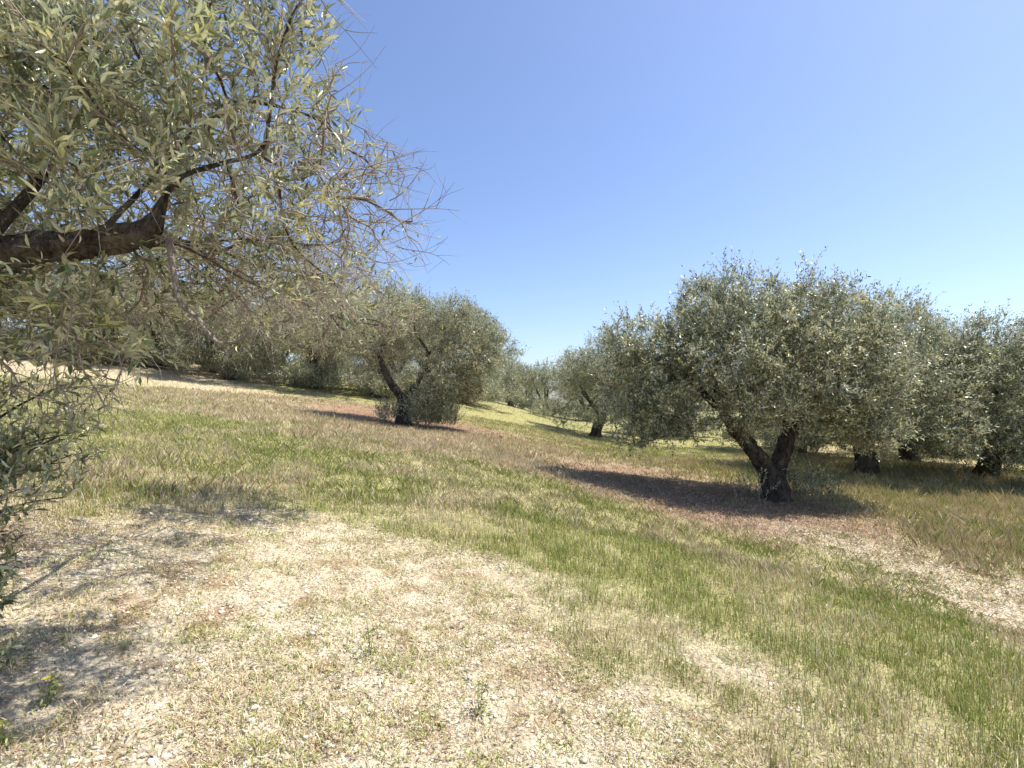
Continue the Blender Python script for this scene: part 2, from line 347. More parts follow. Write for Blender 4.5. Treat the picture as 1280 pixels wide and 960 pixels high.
# ------------------------------------------------------------------ trees
def colonize(stems, attr, step, infl, kill, rs, maxit=160, up=.0):
    """stems: list of (points, r0, r1); grows branches from them into the cloud of points attr"""
    pos = []; par = []; rad = []
    index = {}
    for pts, r0, r1 in stems:
        pts = [np.array(p, float) for p in pts]
        key = tuple(np.round(pts[0], 3)); last = index.get(key, -1)
        if last < 0:
            pos.append(pts[0]); par.append(-1); rad.append(r0); last = len(pos) - 1; index[key] = last
        tot = sum(np.linalg.norm(b - a) for a, b in zip(pts, pts[1:])); run = 0
        for a, b in zip(pts, pts[1:]):
            L = np.linalg.norm(b - a); k = max(1, int(round(L / step)))
            for i in range(1, k + 1):
                t = i / k; run_t = (run + L * t) / tot
                wob = 0 if i == k else rs.normal(0, .07 * min(step, .3), 3)
                pos.append(a + (b - a) * t + wob); par.append(last); rad.append(r0 + (r1 - r0) * run_t); last = len(pos) - 1
            index[tuple(np.round(b, 3))] = last; run += L
    pos = [np.asarray(p) for p in pos]; nstem = len(pos)
    A = np.array(attr); P = np.array(pos)
    d2 = ((A[:, None] - P[None]) ** 2).sum(-1); near = d2.argmin(1); best = d2.min(1)
    par = list(par); pos = list(P)
    for it in range(maxit):
        m = best < infl ** 2
        if not m.any(): break
        idx = near[m]; dirs = unit(A[m] - np.array(pos)[idx])
        u, inv = np.unique(idx, return_inverse=True)
        sm = np.zeros((len(u), 3)); np.add.at(sm, inv, dirs)
        sm = unit(unit(sm) + rs.normal(0, .22, sm.shape) + np.array([0, 0, up]))
        new = np.array(pos)[u] + sm * step
        base = len(pos)
        pos.extend(list(new)); par.extend(list(u))
        d2 = ((A[:, None] - new[None]) ** 2).sum(-1); bm = d2.min(1); am = d2.argmin(1)
        c = bm < best; best = np.where(c, bm, best); near = np.where(c, base + am, near)
        ok = best > kill ** 2; A, near, best = A[ok], near[ok], best[ok]
        if not len(A) or len(pos) > 9000: break
    P = np.array(pos); par = np.array(par); n = len(P)
    # radii by pipe model
    acc = np.zeros(n); tip = .0035
    rr = np.zeros(n)
    for i in range(n - 1, -1, -1):
        if acc[i] == 0: acc[i] = tip ** 2.25
        rr[i] = acc[i] ** (1 / 2.25)
        if par[i] >= 0: acc[par[i]] += acc[i]
    rr[:nstem] = np.maximum(np.minimum(rr[:nstem], np.array(rad)), np.array(rad) * .92)
    return P, par, rr, nstem

def tubes(mb, P, par, rr, minr, sides=(5, 8, 14), flare=None, rs=None, rough=0.0, col=None):
    n = len(P); kids = [[] for _ in range(n)]
    for i in range(n):
        if par[i] >= 0: kids[par[i]].append(i)
    starts = [(i, None) for i in range(n) if par[i] < 0]
    while starts:
        s, frm = starts.pop()
        ch = [s] if frm is None else [frm, s]
        cur = s
        while kids[cur]:
            ks = sorted(kids[cur], key=lambda q: -rr[q])
            for q in ks[1:]: starts.append((q, cur))
            cur = ks[0]; ch.append(cur)
        r = rr[ch].copy()
        if frm is not None: r[0] = min(r[0], r[1] * 1.15)
        if r[min(1, len(r) - 1)] < minr: continue
        keep = r >= minr * .6
        m = len(ch) if keep.all() else max(2, int(np.argmin(keep)))
        ch = ch[:m]; r = r[:m]
        if len(ch) < 2: continue
        pts = P[ch]; r = r.copy()
        if len(r) > 3:
            r[1:-1] = (r[:-2] + 2 * r[1:-1] + r[2:]) / 4
            pts = pts.copy(); pts[1:-1] = (pts[:-2] + 2 * pts[1:-1] + pts[2:]) / 4
        sd_ = sides[0] if r.max() < .02 else sides[1] if r.max() < .06 else sides[2]
        if r.max() > .05 and len(pts) > 2:      # finer rings on thick wood
            t = np.arange(len(pts)); tf = np.linspace(0, len(pts) - 1, (len(pts) - 1) * 3 + 1)
            pts = np.stack([np.interp(tf, t, pts[:, k]) for k in range(3)], 1); r = np.interp(tf, t, r)
            pts[1:-1] = (pts[:-2] + 2 * pts[1:-1] + pts[2:]) / 4
        T = np.gradient(pts, axis=0); T = unit(T)
        ref = np.array([0.31, .95, .12]); U = unit(ref - (T @ ref)[:, None] * T); V = np.cross(T, U)
        a = np.arange(sd_) * 2 * np.pi / sd_
        R = r[:, None] * np.ones(sd_)
        if r.max() > .035 and rough:
            z = np.arange(len(r))[:, None]
            sdv = int(s) % 97
            ax = np.cos(a)[None] * 2.3 + 5; ay = np.sin(a)[None] * 2.3 + 5
            R = R * (1 + rough * (fbm(ax + z * .07, ay + z * .11, sdv, 3) - .5) * 2 + rough * .5 * (fbm(ax * 3 + z * .5, ay * 3, sdv + 3, 2) - .5) * 2)
        if flare is not None and frm is None:
            hgt = pts[:, 2] - pts[0, 2]
            R = R * (1 + flare * np.exp(-hgt / .22)[:, None] * (1 + .5 * np.sin(3 * a + s)[None] + .3 * np.sin(5 * a + 1)[None]))
        ring = pts[:, None] + R[..., None] * (np.cos(a)[None, :, None] * U[:, None] + np.sin(a)[None, :, None] * V[:, None])
        k = len(pts); i = np.arange(k - 1)[:, None] * sd_; j = np.arange(sd_)[None]; j2 = (j + 1) % sd_
        q = np.stack([i + j, i + j2, i + sd_ + j2, i + sd_ + j], -1).reshape(-1, 4)
        Vv = np.concatenate([ring.reshape(-1, 3), pts[-1:] + T[-1:] * r[-1]])
        base = mb.n
        mb.add(Vv, q, col)
        t0 = (k - 1) * sd_; cap = np.stack([t0 + np.arange(sd_), t0 + (np.arange(sd_) + 1) % sd_, np.full(sd_, k * sd_)], -1)
        mb.more((cap, base))

def sprays(B, D, L, rs, npair, ll, lw, twig_mb, leaf_mb, detail, curl=.5, up=.3, leaf_p=.85, tr=.002, tcol=(.30, .25, .20), seg=5, warm=.12):
    """leafy (or bare) twigs: B base points, D directions, L lengths"""
    n = len(B); D = unit(D)
    side = unit(np.cross(D, rs.normal(size=(n, 3)))); side2 = np.cross(D, side)
    t = np.linspace(0, 1, seg)
    c1 = rs.normal(0, curl, n); c2 = rs.normal(0, curl * .6, n); ph = rs.uniform(0, 6.28, n)
    P = B[:, None] + L[:, None, None] * (t[None, :, None] * D[:, None] + (c1[:, None] * t ** 2 * .6)[..., None] * side[:, None]
        + (c2[:, None] * .35 * np.sin(t * 4 + ph[:, None]) * t)[..., None] * side2[:, None] + (up * t ** 2)[None, :, None] * np.array([0, 0, .6]))
    if twig_mb is not None:
        T = unit(np.gradient(P, axis=1)); U = unit(np.cross(T, side[:, None] + .01)); V = np.cross(T, U)
        rad = (tr * rs.uniform(.7, 1.4, n))[:, None] * (1 - .7 * t)[None]
        a = np.array([0, 2.094, 4.189])
        ring = P[:, :, None] + rad[..., None, None] * (np.cos(a)[None, None, :, None] * U[:, :, None] + np.sin(a)[None, None, :, None] * V[:, :, None])
        o = np.arange(n)[:, None, None] * (seg * 3) + np.arange(seg - 1)[None, :, None] * 3
        j = np.arange(3)[None, None]; j2 = (j + 1) % 3
        q = np.stack([o + j, o + j2, o + 3 + j2, o + 3 + j], -1).reshape(-1, 4)
        tc = np.array(tcol) * rs.uniform(.6, 1.35, (n, 1)); twig_mb.add(ring.reshape(-1, 3), q, np.repeat(tc, seg * 3, 0))
    if leaf_mb is None or npair == 0: return P
    tk = np.linspace(.12, 1.0, npair); idx = tk * (seg - 1); i0 = np.minimum(idx.astype(int), seg - 2); fr = idx - i0
    LP = P[:, i0] * (1 - fr)[None, :, None] + P[:, i0 + 1] * fr[None, :, None]
    TD = unit(P[:, i0 + 1] - P[:, i0])
    rot = (np.arange(npair) % 2) * (np.pi / 2) + .3
    sv = np.cos(rot)[None, :, None] * side[:, None] + np.sin(rot)[None, :, None] * side2[:, None]
    LP = np.concatenate([LP, LP], 1); sv = np.concatenate([sv, -sv], 1); TD = np.concatenate([TD, TD], 1)
    ang = rs.uniform(.45, 1.05, LP.shape[:2])[..., None]
    LD = unit(TD * np.cos(ang) + sv * np.sin(ang) + rs.normal(0, .16, LP.shape) + np.array([0, 0, .08]))
    m = rs.random(LP.shape[:2]) < leaf_p
    sz = np.broadcast_to(rs.uniform(.8, 1.2, (n, 1)), LP.shape[:2]) * rs.uniform(.7, 1.15, LP.shape[:2])
    tint = np.broadcast_to((1 + rs.normal(0, .24, (n, 1))), LP.shape[:2])
    yel = np.broadcast_to(rs.random((n, 1)) < warm, LP.shape[:2])
    LP, LD, sz, tint, yel = LP[m], LD[m], sz[m], tint[m] * (1 + rs.normal(0, .12, m.sum())), yel[m]
    k = len(LP)
    nz = rs.normal(0, .55, (k, 3)) + np.array([0, 0, 1.0]); nz = unit(nz - (nz * LD).sum(1, keepdims=True) * LD)
    S = np.cross(nz, LD); ll_ = (ll * sz)[:, None]; lw_ = (lw * sz * rs.uniform(.8, 1.2, k))[:, None]
    C = np.clip(tint, .5, 1.7)[:, None] * np.where(yel[:, None], np.array([1.22, 1.14, .82]), np.ones(3)) * (1 + rs.normal(0, .04, (k, 3)))
    if detail:
        cv = (rs.normal(-.06, .12, k))[:, None] * nz * ll_
        fold = nz * lw_ * .35
        V = np.stack([LP, LP + LD * ll_ * .22 - S * lw_ * .36 + fold, LP + LD * ll_ * .22 + S * lw_ * .36 + fold,
                      LP + LD * ll_ * .55 - S * lw_ * .5 + fold + cv * .35, LP + LD * ll_ * .55 + S * lw_ * .5 + fold + cv * .35,
                      LP + LD * ll_ + cv, LP + LD * ll_ * .25, LP + LD * ll_ * .58 + cv * .35], 1)
        o = np.arange(k)[:, None] * 8; base = leaf_mb.n
        leaf_mb.add(V.reshape(-1, 3), np.concatenate([o + np.array([1, 3, 7, 6]), o + np.array([6, 7, 4, 2])]), np.repeat(C, 8, 0))
        leaf_mb.more((np.concatenate([o + np.array([0, 1, 6]), o + np.array([0, 6, 2]), o + np.array([3, 5, 7]), o + np.array([7, 5, 4])]), base))
    else:
        V = np.stack([LP, LP + LD * ll_ * .5 - S * lw_ * .5, LP + LD * ll_, LP + LD * ll_ * .5 + S * lw_ * .5], 1)
        leaf_mb.add(V.reshape(-1, 3), np.arange(k)[:, None] * 4 + np.array([0, 1, 2, 3]), np.repeat(C, 4, 0))
    return P

def cloud(lobes, dens, rs, shell=.35):
    out = []
    for c, r in lobes:
        v = 4.19 * r[0] * r[1] * r[2]; k = max(12, int(dens * v))
        d = unit(rs.normal(size=(k, 3))); rad = rs.random(k) ** shell
        out.append(np.array(c) + d * rad[:, None] * np.array(r))
    return np.concatenate(out)

def olive(seed, stems, lobes, dens=26, step=.2, leaf=(.066, .016), nsp=2, splen=.34, npair=8, detail=False, bare=.12, shoots=60, sucker=None, fill=0):
    """returns meshes: trunk, twigs, crown (and suckers)"""
    rs = np.random.default_rng(seed)
    A = cloud(lobes, dens, rs); A = A[A[:, 2] > .35]
    P, par, rr, ns = colonize(stems, A, step, 1.6, step * 1.35, rs)
    wood = MB(); tubes(wood, P, par, rr, .0075, sides=(4, 7, 16), flare=.75, rs=rs, rough=.5)
    tw = MB(); lf = MB()
    c0 = P[ns:].mean(0)
    thin = np.where(rr < .014)[0]; thin = thin[thin >= ns]
    # leafy twigs filling the crown, each growing from the nearest branch
    if fill:
        F_ = cloud(lobes, 40, rs, .5); F_ = F_[rs.choice(len(F_), fill, replace=len(F_) < fill)] + rs.normal(0, .12, (fill, 3))
        F_ = F_[F_[:, 2] > .3]; Q = P[ns:]; bi = np.concatenate([((F_[a_:a_ + 1500, None] - Q[None]) ** 2).sum(-1).argmin(1) for a_ in range(0, len(F_), 1500)])
        dv = F_ - Q[bi]; dl = np.linalg.norm(dv, axis=1); okf = dl < 1.0
        # gaps between leaf clumps
        gp = fbm(F_[:, 0] * 1.7 + F_[:, 2] * .9, F_[:, 1] * 1.7 + F_[:, 2] * 1.3, seed, 3)
        okf &= (gp > .45) | (rs.random(len(gp)) < .22)
        inner = np.linalg.norm((F_ - c0) * np.array([1, 1, 1.3]), axis=1) < 1.5
        bf = inner & (rs.random(len(F_)) < .3 + bare); bf |= rs.random(len(F_)) < bare * .6
        Bq = Q[bi] + rs.normal(0, .04, dv.shape); Lq = np.clip(dl * 1.15, .22, 1.0)
        Dq = dv + rs.normal(0, .09, dv.shape) + np.array([0, 0, .05])
        m_ = okf & ~bf; sprays(Bq[m_], Dq[m_], Lq[m_], rs, npair + 1, leaf[0], leaf[1], tw, lf, detail, up=.12, seg=4)
        m_ = okf & bf; sprays(Bq[m_], Dq[m_], Lq[m_], rs, 0, 0, 0, tw, None, False, up=-.1, seg=4, curl=.8, tcol=(.34, .28, .24))
    # thin wood as twigs
    seg = thin; a = P[par[seg]]; b = P[seg]
    dirs = unit(b - a)
    out = unit(P[thin] - c0)
    B = np.repeat(b, nsp, 0); DD = np.repeat(dirs * .5 + out * .55, nsp, 0) + rs.normal(0, .55, (len(B), 3)) + np.array([0, 0, .22])
    isb = rs.random(len(B)) < bare
    lowin = (B[:, 2] < c0[2] - .2) & (np.linalg.norm((B - c0) * np.array([1, 1, 1.2]), axis=1) < 1.7)
    isb |= lowin & (rs.random(len(B)) < .55)
    LL = splen * rs.uniform(.6, 1.35, len(B))
    sprays(B[~isb], DD[~isb], LL[~isb], rs, npair, leaf[0], leaf[1], tw, lf, detail, up=.12, seg=4)
    sprays(B[isb], DD[isb] - np.array([0, 0, .35]), LL[isb] * 1.2, rs, 0, 0, 0, tw, None, False, up=-.2, seg=4, curl=.8, tcol=(.36, .30, .26))
    # connecting wood thinner than the tubes
    k = thin[rr[thin] < .0085]; sprays(P[par[k]], P[k] - P[par[k]], np.linalg.norm(P[k] - P[par[k]], axis=1), rs, 0, 0, 0, tw, None, False, curl=0, up=0, seg=2, tr=.005, tcol=(.2, .16, .13))
    # upright shoots breaking the outline
    top = thin[(P[thin][:, 2] > np.quantile(P[thin][:, 2], .72))]
    if shoots and len(top):
        q = rs.choice(top, shoots); nb = 3
        Bq = np.repeat(P[q], nb, 0) + rs.normal(0, .05, (shoots * nb, 3))
        hd = unit((P[q] - c0) * np.array([.35, .35, 0]) / 2 + np.array([0, 0, 1.]) + rs.normal(0, .2, (shoots, 3)))
        sprays(Bq, np.repeat(hd, nb, 0) + rs.normal(0, .13, (shoots * nb, 3)), np.repeat(rs.uniform(.3, .75, shoots), nb) * rs.uniform(.6, 1, shoots * nb), rs, int(npair * 1.6), leaf[0] * .9, leaf[1], tw, lf, detail, up=.1, seg=4)
    su = None
    if sucker:
        su = MB()
        for (cx, cy, rx, hh, cnt) in sucker:
            a = rs.uniform(0, 6.28, cnt); q = np.sqrt(rs.random(cnt)) * rx
            Bs = np.stack([cx + q * np.cos(a) * .7, cy + q * np.sin(a) * .7, rs.uniform(-.05, hh * .55, cnt)], 1)
            Ds = np.stack([np.cos(a) * .5, np.sin(a) * .5, np.ones(cnt)], 1) + rs.normal(0, .25, (cnt, 3))
            sprays(Bs, Ds, rs.uniform(.3, .6, cnt) * min(1, hh), rs, npair + 3, leaf[0] * .85, leaf[1], tw, su, detail, up=.1, seg=4)
    return dict(trunk=(wood, M_BARK, True), twigs=(tw, M_TWIG, False), crown=(lf, M_LEAF, False), **({'basal_shoots': (su, M_LEAF, False)} if su else {}))

def plant(parts, name, loc, label, cat, group=None, rz=0, sc=1.0):
    r = empty(name, loc, rz, sc); tag(r, label, cat, group)
    for k, (mb, mt, sm) in parts.items():
        if not isinstance(mb, bpy.types.Mesh):
            mb = mb.mesh(k, mt, sm); parts[k] = (mb, mt, sm)
        o = bpy.data.objects.new(k, mb); scn.collection.objects.link(o); o.parent = r
    return r

def zg(x, y): return float(height(np.array([x]), np.array([y]))[0])

GROVE = 'olive trees of the grove on the hillside'

# --- the main olive on the right, forked low
main = olive(11,
    stems=[([(0, 0, -.15), (0.0, 0, .25), (-.05, 0, .5)], .30, .25),
           ([(-.05, 0, .5), (-.45, -.05, 1.0), (-.95, -.1, 1.55), (-1.2, 0, 2.0)], .20, .12),
           ([(-1.2, 0, 2.0), (-1.0, .1, 2.45), (-.3, .1, 2.45), (.1, .2, 2.7)], .10, .06),
           ([(-1.2, 0, 2.0), (-1.75, -.1, 2.5), (-2.2, -.1, 2.9)], .09, .05),
           ([(-1.2, 0, 2.0), (-1.15, .5, 2.8), (-.9, .4, 3.5)], .08, .04),
           ([(-.05, 0, .5), (.2, .05, 1.0), (.4, .1, 1.45)], .19, .15),
           ([(.4, .1, 1.45), (.15, .2, 1.9), (.1, .2, 2.6), (.3, 0, 3.3)], .10, .05),
           ([(.4, .1, 1.45), (.75, .1, 1.9), (.85, 0, 2.3), (1.4, 0, 2.9)], .11, .05)],
    lobes=[((-2.1, 0, 2.9), (1.3, 1.3, 1.15)), ((-3.1, 0, 3.3), (.8, .8, .8)), ((-.9, .2, 3.8), (1.4, 1.5, 1.3)), ((.8, .2, 3.6), (1.6, 1.6, 1.25)), ((1.9, .2, 2.7), (1.2, 1.4, 1.2)),
           ((-.5, -1.1, 2.9), (1.6, .9, 1.1)), ((.5, 1.2, 2.8), (1.8, 1, 1.2)), ((-2.7, -.3, 2.1), (.7, .6, .8)), ((-3.1, -.2, 1.65), (.65, .6, .75)), ((-1.2, -.9, 1.9), (.7, .5, .5)), ((2.3, 0, 1.6), (.7, .9, .6)), ((-3.1, .2, 2.5), (.8, .8, .8)), ((1.3, -.7, 2.0), (.8, .6, .6)), ((.1, -.9, 2.15), (.9, .5, .55)), ((-.7, -1.2, 2.1), (.8, .6, .5)), ((1.7, -.3, 1.5), (.7, .7, .55)), ((-2.2, -.4, 1.7), (.7, .6, .5))],
    dens=30, step=.17, nsp=3, splen=.33, npair=7, bare=.08, shoots=200, fill=15000, leaf=(.082, .027), sucker=[(.55, .05, .5, .9, 70), (-.75, -.5, .35, .8, 20), (1.2, .2, .6, .6, 30)])
plant(main, 'olive_tree', (5.81, 11.35, zg(5.81, 11.35)), 'large olive tree with a dark low V-forked trunk, nearest on the right slope', 'olive tree', GROVE)

# --- the forked olive left of the middle, shoots at its foot
midl = olive(23,
    stems=[([(0, 0, -.15), (.02, 0, .5), (0, 0, .85)], .27, .2),
           ([(0, 0, .85), (-.5, 0, 1.45), (-.75, 0, 2.0), (-.95, 0, 2.5)], .14, .09), ([(-.95, 0, 2.5), (-1.6, 0, 3.0)], .06, .04), ([(-.95, 0, 2.5), (-.6, .4, 3.3)], .06, .04),
           ([(0, 0, .85), (.35, 0, 1.3), (.65, 0, 1.9), (.85, 0, 2.5)], .13, .08), ([(.85, 0, 2.5), (1.4, .2, 3.1)], .06, .04), ([(.85, 0, 2.5), (.4, -.3, 3.3)], .06, .04)],
    lobes=[((-1.4, 0, 2.7), (.75, 1.1, 1.0)), ((.1, 0, 3.6), (1.3, 1.4, 1.0)), ((1.5, 0, 3.5), (1.3, 1.3, 1.0)), ((2.2, 0, 2.4), (1.2, 1.2, 1.3)), ((1.3, -.6, 2.0), (1.0, .8, 1.1)), ((-.8, .7, 2.9), (1.4, 1, 1.0)), ((2.1, .2, 1.4), (.9, .8, .8)), ((3.1, 0, 2.9), (.6, .6, .8))],
    dens=26, step=.19, nsp=3, splen=.36, npair=6, bare=.33, shoots=110, fill=9000, leaf=(.085, .027), sucker=[(.7, -.1, .8, 1.4, 800), (1.4, 0, .6, .9, 250), (-.5, 0, .5, 1.0, 160)])
plant(midl, 'olive_tree', (-3.78, 17.97, zg(-3.78, 17.97)), 'olive with thin V-shaped trunk and leafy shoots round its foot, left of centre', 'olive tree', GROVE)

def variant(seed, H=5.0, W=2.7, lean=0, low=1.0, bare=.12, dens=19, leaf=(.09, .029), nsp=2, npair=6, suck=None, shoots=50, th=.22, fill=7500):
    rs = np.random.default_rng(seed + 500)
    fk = rs.uniform(.6, 1.1); a0 = rs.uniform(0, 6.28)
    stems = [([(0, 0, -.15), (lean * .3, 0, fk * .6), (lean * .5, 0, fk)], th * 1.2, th)]
    f = (lean * .5, 0, fk)
    for k in range(3):
        a = a0 + k * 2.09 + rs.normal(0, .3); r = W * rs.uniform(.3, .45)
        p1 = (f[0] + r * .45 * math.cos(a), r * .45 * math.sin(a), fk + .6); p2 = (f[0] + r * math.cos(a), r * math.sin(a), fk + 1.35)
        stems.append(([f, p1, p2], th * .6, th * .3))
    lobes = [((lean, 0, H * .68), (W * .55, W * .55, H * .25))]
    for k in range(8):
        a = k * .785 + rs.normal(0, .2); r = W * rs.uniform(.5, .68)
        lobes.append(((lean + r * math.cos(a), r * math.sin(a), rs.uniform(H * .42, H * .68)), (W * .36, W * .36, H * rs.uniform(.17, .24))))
    for k in range(6):
        a = k * 1.05 + rs.normal(0, .3); r = W * .78
        lobes.append(((lean + r * math.cos(a), r * math.sin(a), low + .35), (W * .26, W * .26, .7)))
    return olive(seed, stems, lobes, dens=dens, step=.22, leaf=leaf, nsp=nsp, splen=.38, npair=npair, bare=bare, shoots=shoots, sucker=suck, fill=fill)

VA = variant(31, 5.2, 2.9, .1, .95, .10, dens=24, nsp=3)
VB = variant(37, 5.0, 2.8, -.5, .8, .14, dens=22, nsp=3, suck=[(.2, 0, .8, 1.4, 900)])
VG = variant(53, 5.0, 2.8, -.7, .7, .12, dens=24, nsp=3)
VC = variant(41, 4.9, 2.9, -.3, .15, .34, dens=22, nsp=3, suck=[(0, 0, 1.2, 1.3, 700), (-1.2, .3, .8, 1.0, 300)])
VD = variant(43, 4.6, 2.6, .2, .15, .16, dens=15, leaf=(.11, .034), npair=6, fill=3800, suck=[(0, 0, 1.0, 1.3, 350)])
VE = variant(47, 4.6, 2.7, -.2, .3, .40, dens=15, leaf=(.11, .034), npair=6, fill=3800)
TREES = [
 (VA, 11.0, 16.0, .4, 1.20, 'olive behind the large low-forked tree, its dark trunk showing just right of it'),
 (VG, 14.6, 16.0, 2.2, 1.08, 'olive with a short leaning dark trunk in tall dry grass near the right edge'),
 (VA, 15.9, 13.6, 3.9, .72, 'olive cut by the right edge of the view, crown low to the grass'),
 (VG, 4.1, 25.7, 3.3, 1.08, 'olive with a curved leaning trunk, first beyond the large forked tree'),
 (VC, 9.5, 30.4, 1.0, 1.0, 'distant olive seen under the left boughs of the large forked tree'),
 (VC, 12.6, 22.5, 5.1, 1.1, 'olive filling the gap behind the large forked trunk'),
 (VA, 14.9, 19.3, 2.6, 1.2, 'brown-grey olive behind the two right-hand trunks'),
 (VG, 22.5, 21.0, .2, .92, 'olive in the second row behind the leaning dark trunk'),
 (VA, 24.5, 27.0, 1.3, 1.1, 'back-row olive on the far right, hidden but for its top'),
 (VD, 17.0, 30.5, 2.9, 1.15, 'back-row olive between the large tree and the right-hand ones'),
 (VB, -14.2, 25.7, 1.1, 1.0, 'olive with a dark round bush of shoots at its foot, upper left slope'),
 (VC, -10.2, 26.8, .6, 1.25, 'brown twiggy olive with a crown down to the ground, left of the V-shaped trunk'),
 (VC, -7.0, 26.5, 2.4, 1.15, 'brown-green olive just behind the V-shaped trunk on its left'),
 (VC, -19.0, 27.5, .9, 1.2, 'dark-footed olive at the head of the dry grass slope'),
 (VD, -24.0, 28.0, 4.1, 1.2, 'grey twiggy olive on the upper left, behind hanging shoots'),
 (VD, -29.5, 28.0, 5.6, 1.2, 'greener olive highest up the slope at the left edge'),
 (VE, -35, 31.0, 2.2, 1.2, 'olive at the far left top of the slope, mostly hidden by near leaves'),
 (VC, -2.9, 30.0, 3.0, 1.22, 'dense brown-green olive right behind the V-trunk tree on its right'),
 (VC, -5.5, 32.0, 4.4, 1.2, 'olive behind the V-trunk tree, only its dark underside showing'),
 (VD, 18.5, 22.5, 1.7, .98, 'olive just behind the one with the short leaning trunk, dark beneath'),
 (VC, -26.5, 26.0, 2.0, 1.1, 'twiggy olive on the upper left slope under the thick near limb'),
 (VC, -32.5, 27.0, .3, 1.1, 'olive on the highest ground at left, seen through hanging near twigs'),
 (VC, -36.0, 28.0, 4.0, 1.1, 'olive in the extreme upper-left corner of the slope'),
 (VC, -21.6, 26.6, 5.2, 1.05, 'low dense olive beside the dark-footed one on the crest'),
 (VD, -16.5, 28.5, 3.3, 1.1, 'low dark olive closing the gap behind the bushy-footed one'),
 (VE, -.1, 44.5, .3, 1.0, 'small distant olive with a short dark trunk in the middle gap'),
 (VE, 3.0, 46.0, 1.9, 1.12, 'distant brown olive above the round green bush'),
 (VD, 6.4, 44.0, 4.2, 1.0, 'distant olive just left of the curved leaning trunk'),
 (VD, 1.6, 58.0, 2.0, 1.0, 'far olive between the nearer distant crowns'),
 (VE, -4.0, 55.0, 3.8, 1.0, 'far olive at the end of the green clearing'),
]
for prt, x, y, rz, sc, lab in TREES:
    plant(prt, 'olive_tree', (x, y, zg(x, y)), lab, 'olive tree', GROVE, rz, sc)
# the far row closing the view (seen as slivers, nothing tells them apart)
rs = np.random.default_rng(8)
k = 0
for y, xs in ((66, (-46, -38, -30, -22, -14, -6, 2, 9, 16, 24, 33)), (84, (-50, -40, -30, -21, -12, -3, 5, 13, 22, 32, 44, 58))):
    for x in xs:
        xx = x + rs.uniform(-2, 2); yy = y + rs.uniform(-4, 4)
        plant((VD, VE)[k % 2], 'olive_tree', (xx, yy, zg(xx, yy)), 'olive of the farthest rows along the skyline', 'olive tree', 'farthest olive trees on the skyline', rs.uniform(0, 6.28), rs.uniform(.95, 1.15)); k += 1
for x, y in ((31, 33), (36, 41), (28, 44), (22, 40), (-36, 42), (-27, 41), (-18, 40), (-40, 34), (-13, 37), (-22, 36), (-31, 38), (-9, 40), (-46, 40), (-17, 46), (-25, 48), (-16, 32.5), (-21.5, 32.5), (-12.2, 31.5), (-27, 34)):
    plant((VD, VE)[k % 2], 'olive_tree', (x, y, zg(x, y)), 'olive of the rear rows behind the nearer crowns', 'olive tree', 'rear rows of olive trees', rs.uniform(0, 6.28), rs.uniform(1, 1.15)); k += 1

# ------------------------------------------------------------------ bushes of olive shoots
def bush(seed, R, H, cnt, leaf=(.07, .017), dark=1.0, detail=False):
    rs = np.random.default_rng(seed); tw = MB(); lf = MB()
    stems = rs.integers(7, 11); 
    a = rs.uniform(0, 6.28, cnt); el = np.arccos(rs.uniform(0, 1, cnt)); q = rs.random(cnt) ** .4
    B = np.stack([R * q * np.sin(el) * np.cos(a), R * q * np.sin(el) * np.sin(a), H * .8 * q * np.cos(el)], 1)
    D = unit(B + np.array([0, 0, .5])) + rs.normal(0, .3, (cnt, 3))
    sprays(B, D, rs.uniform(.25, .5, cnt), rs, 8, leaf[0], leaf[1], tw, lf, detail, up=.15, seg=4)
    st = MB()
    for i in range(14):
        a = rs.uniform(0, 6.28); e = np.array([R * .7 * math.cos(a), R * .7 * math.sin(a), H * .75])
        t = np.linspace(0, 1, 6)[:, None]; pts = e * t * np.array([1, 1, 1]) + rs.normal(0, .03, (6, 3)) * t
        tubes(st, pts, np.array([-1, 0, 1, 2, 3, 4]), np.linspace(.02, .005, 6), .002, sides=(5, 6, 6))
    return dict(stems=(st, M_BARK, True), twigs=(tw, M_TWIG, False), foliage=(lf, M_LEAF, False))
x, y = 2.45, 38.0
BU = bush(3, 1.1, 1.7, 420, (.10, .03))
plant(BU, 'olive_bush', (x, y, zg(x, y)), 'round dark green olive bush in the clearing between the tree rows', 'bush')

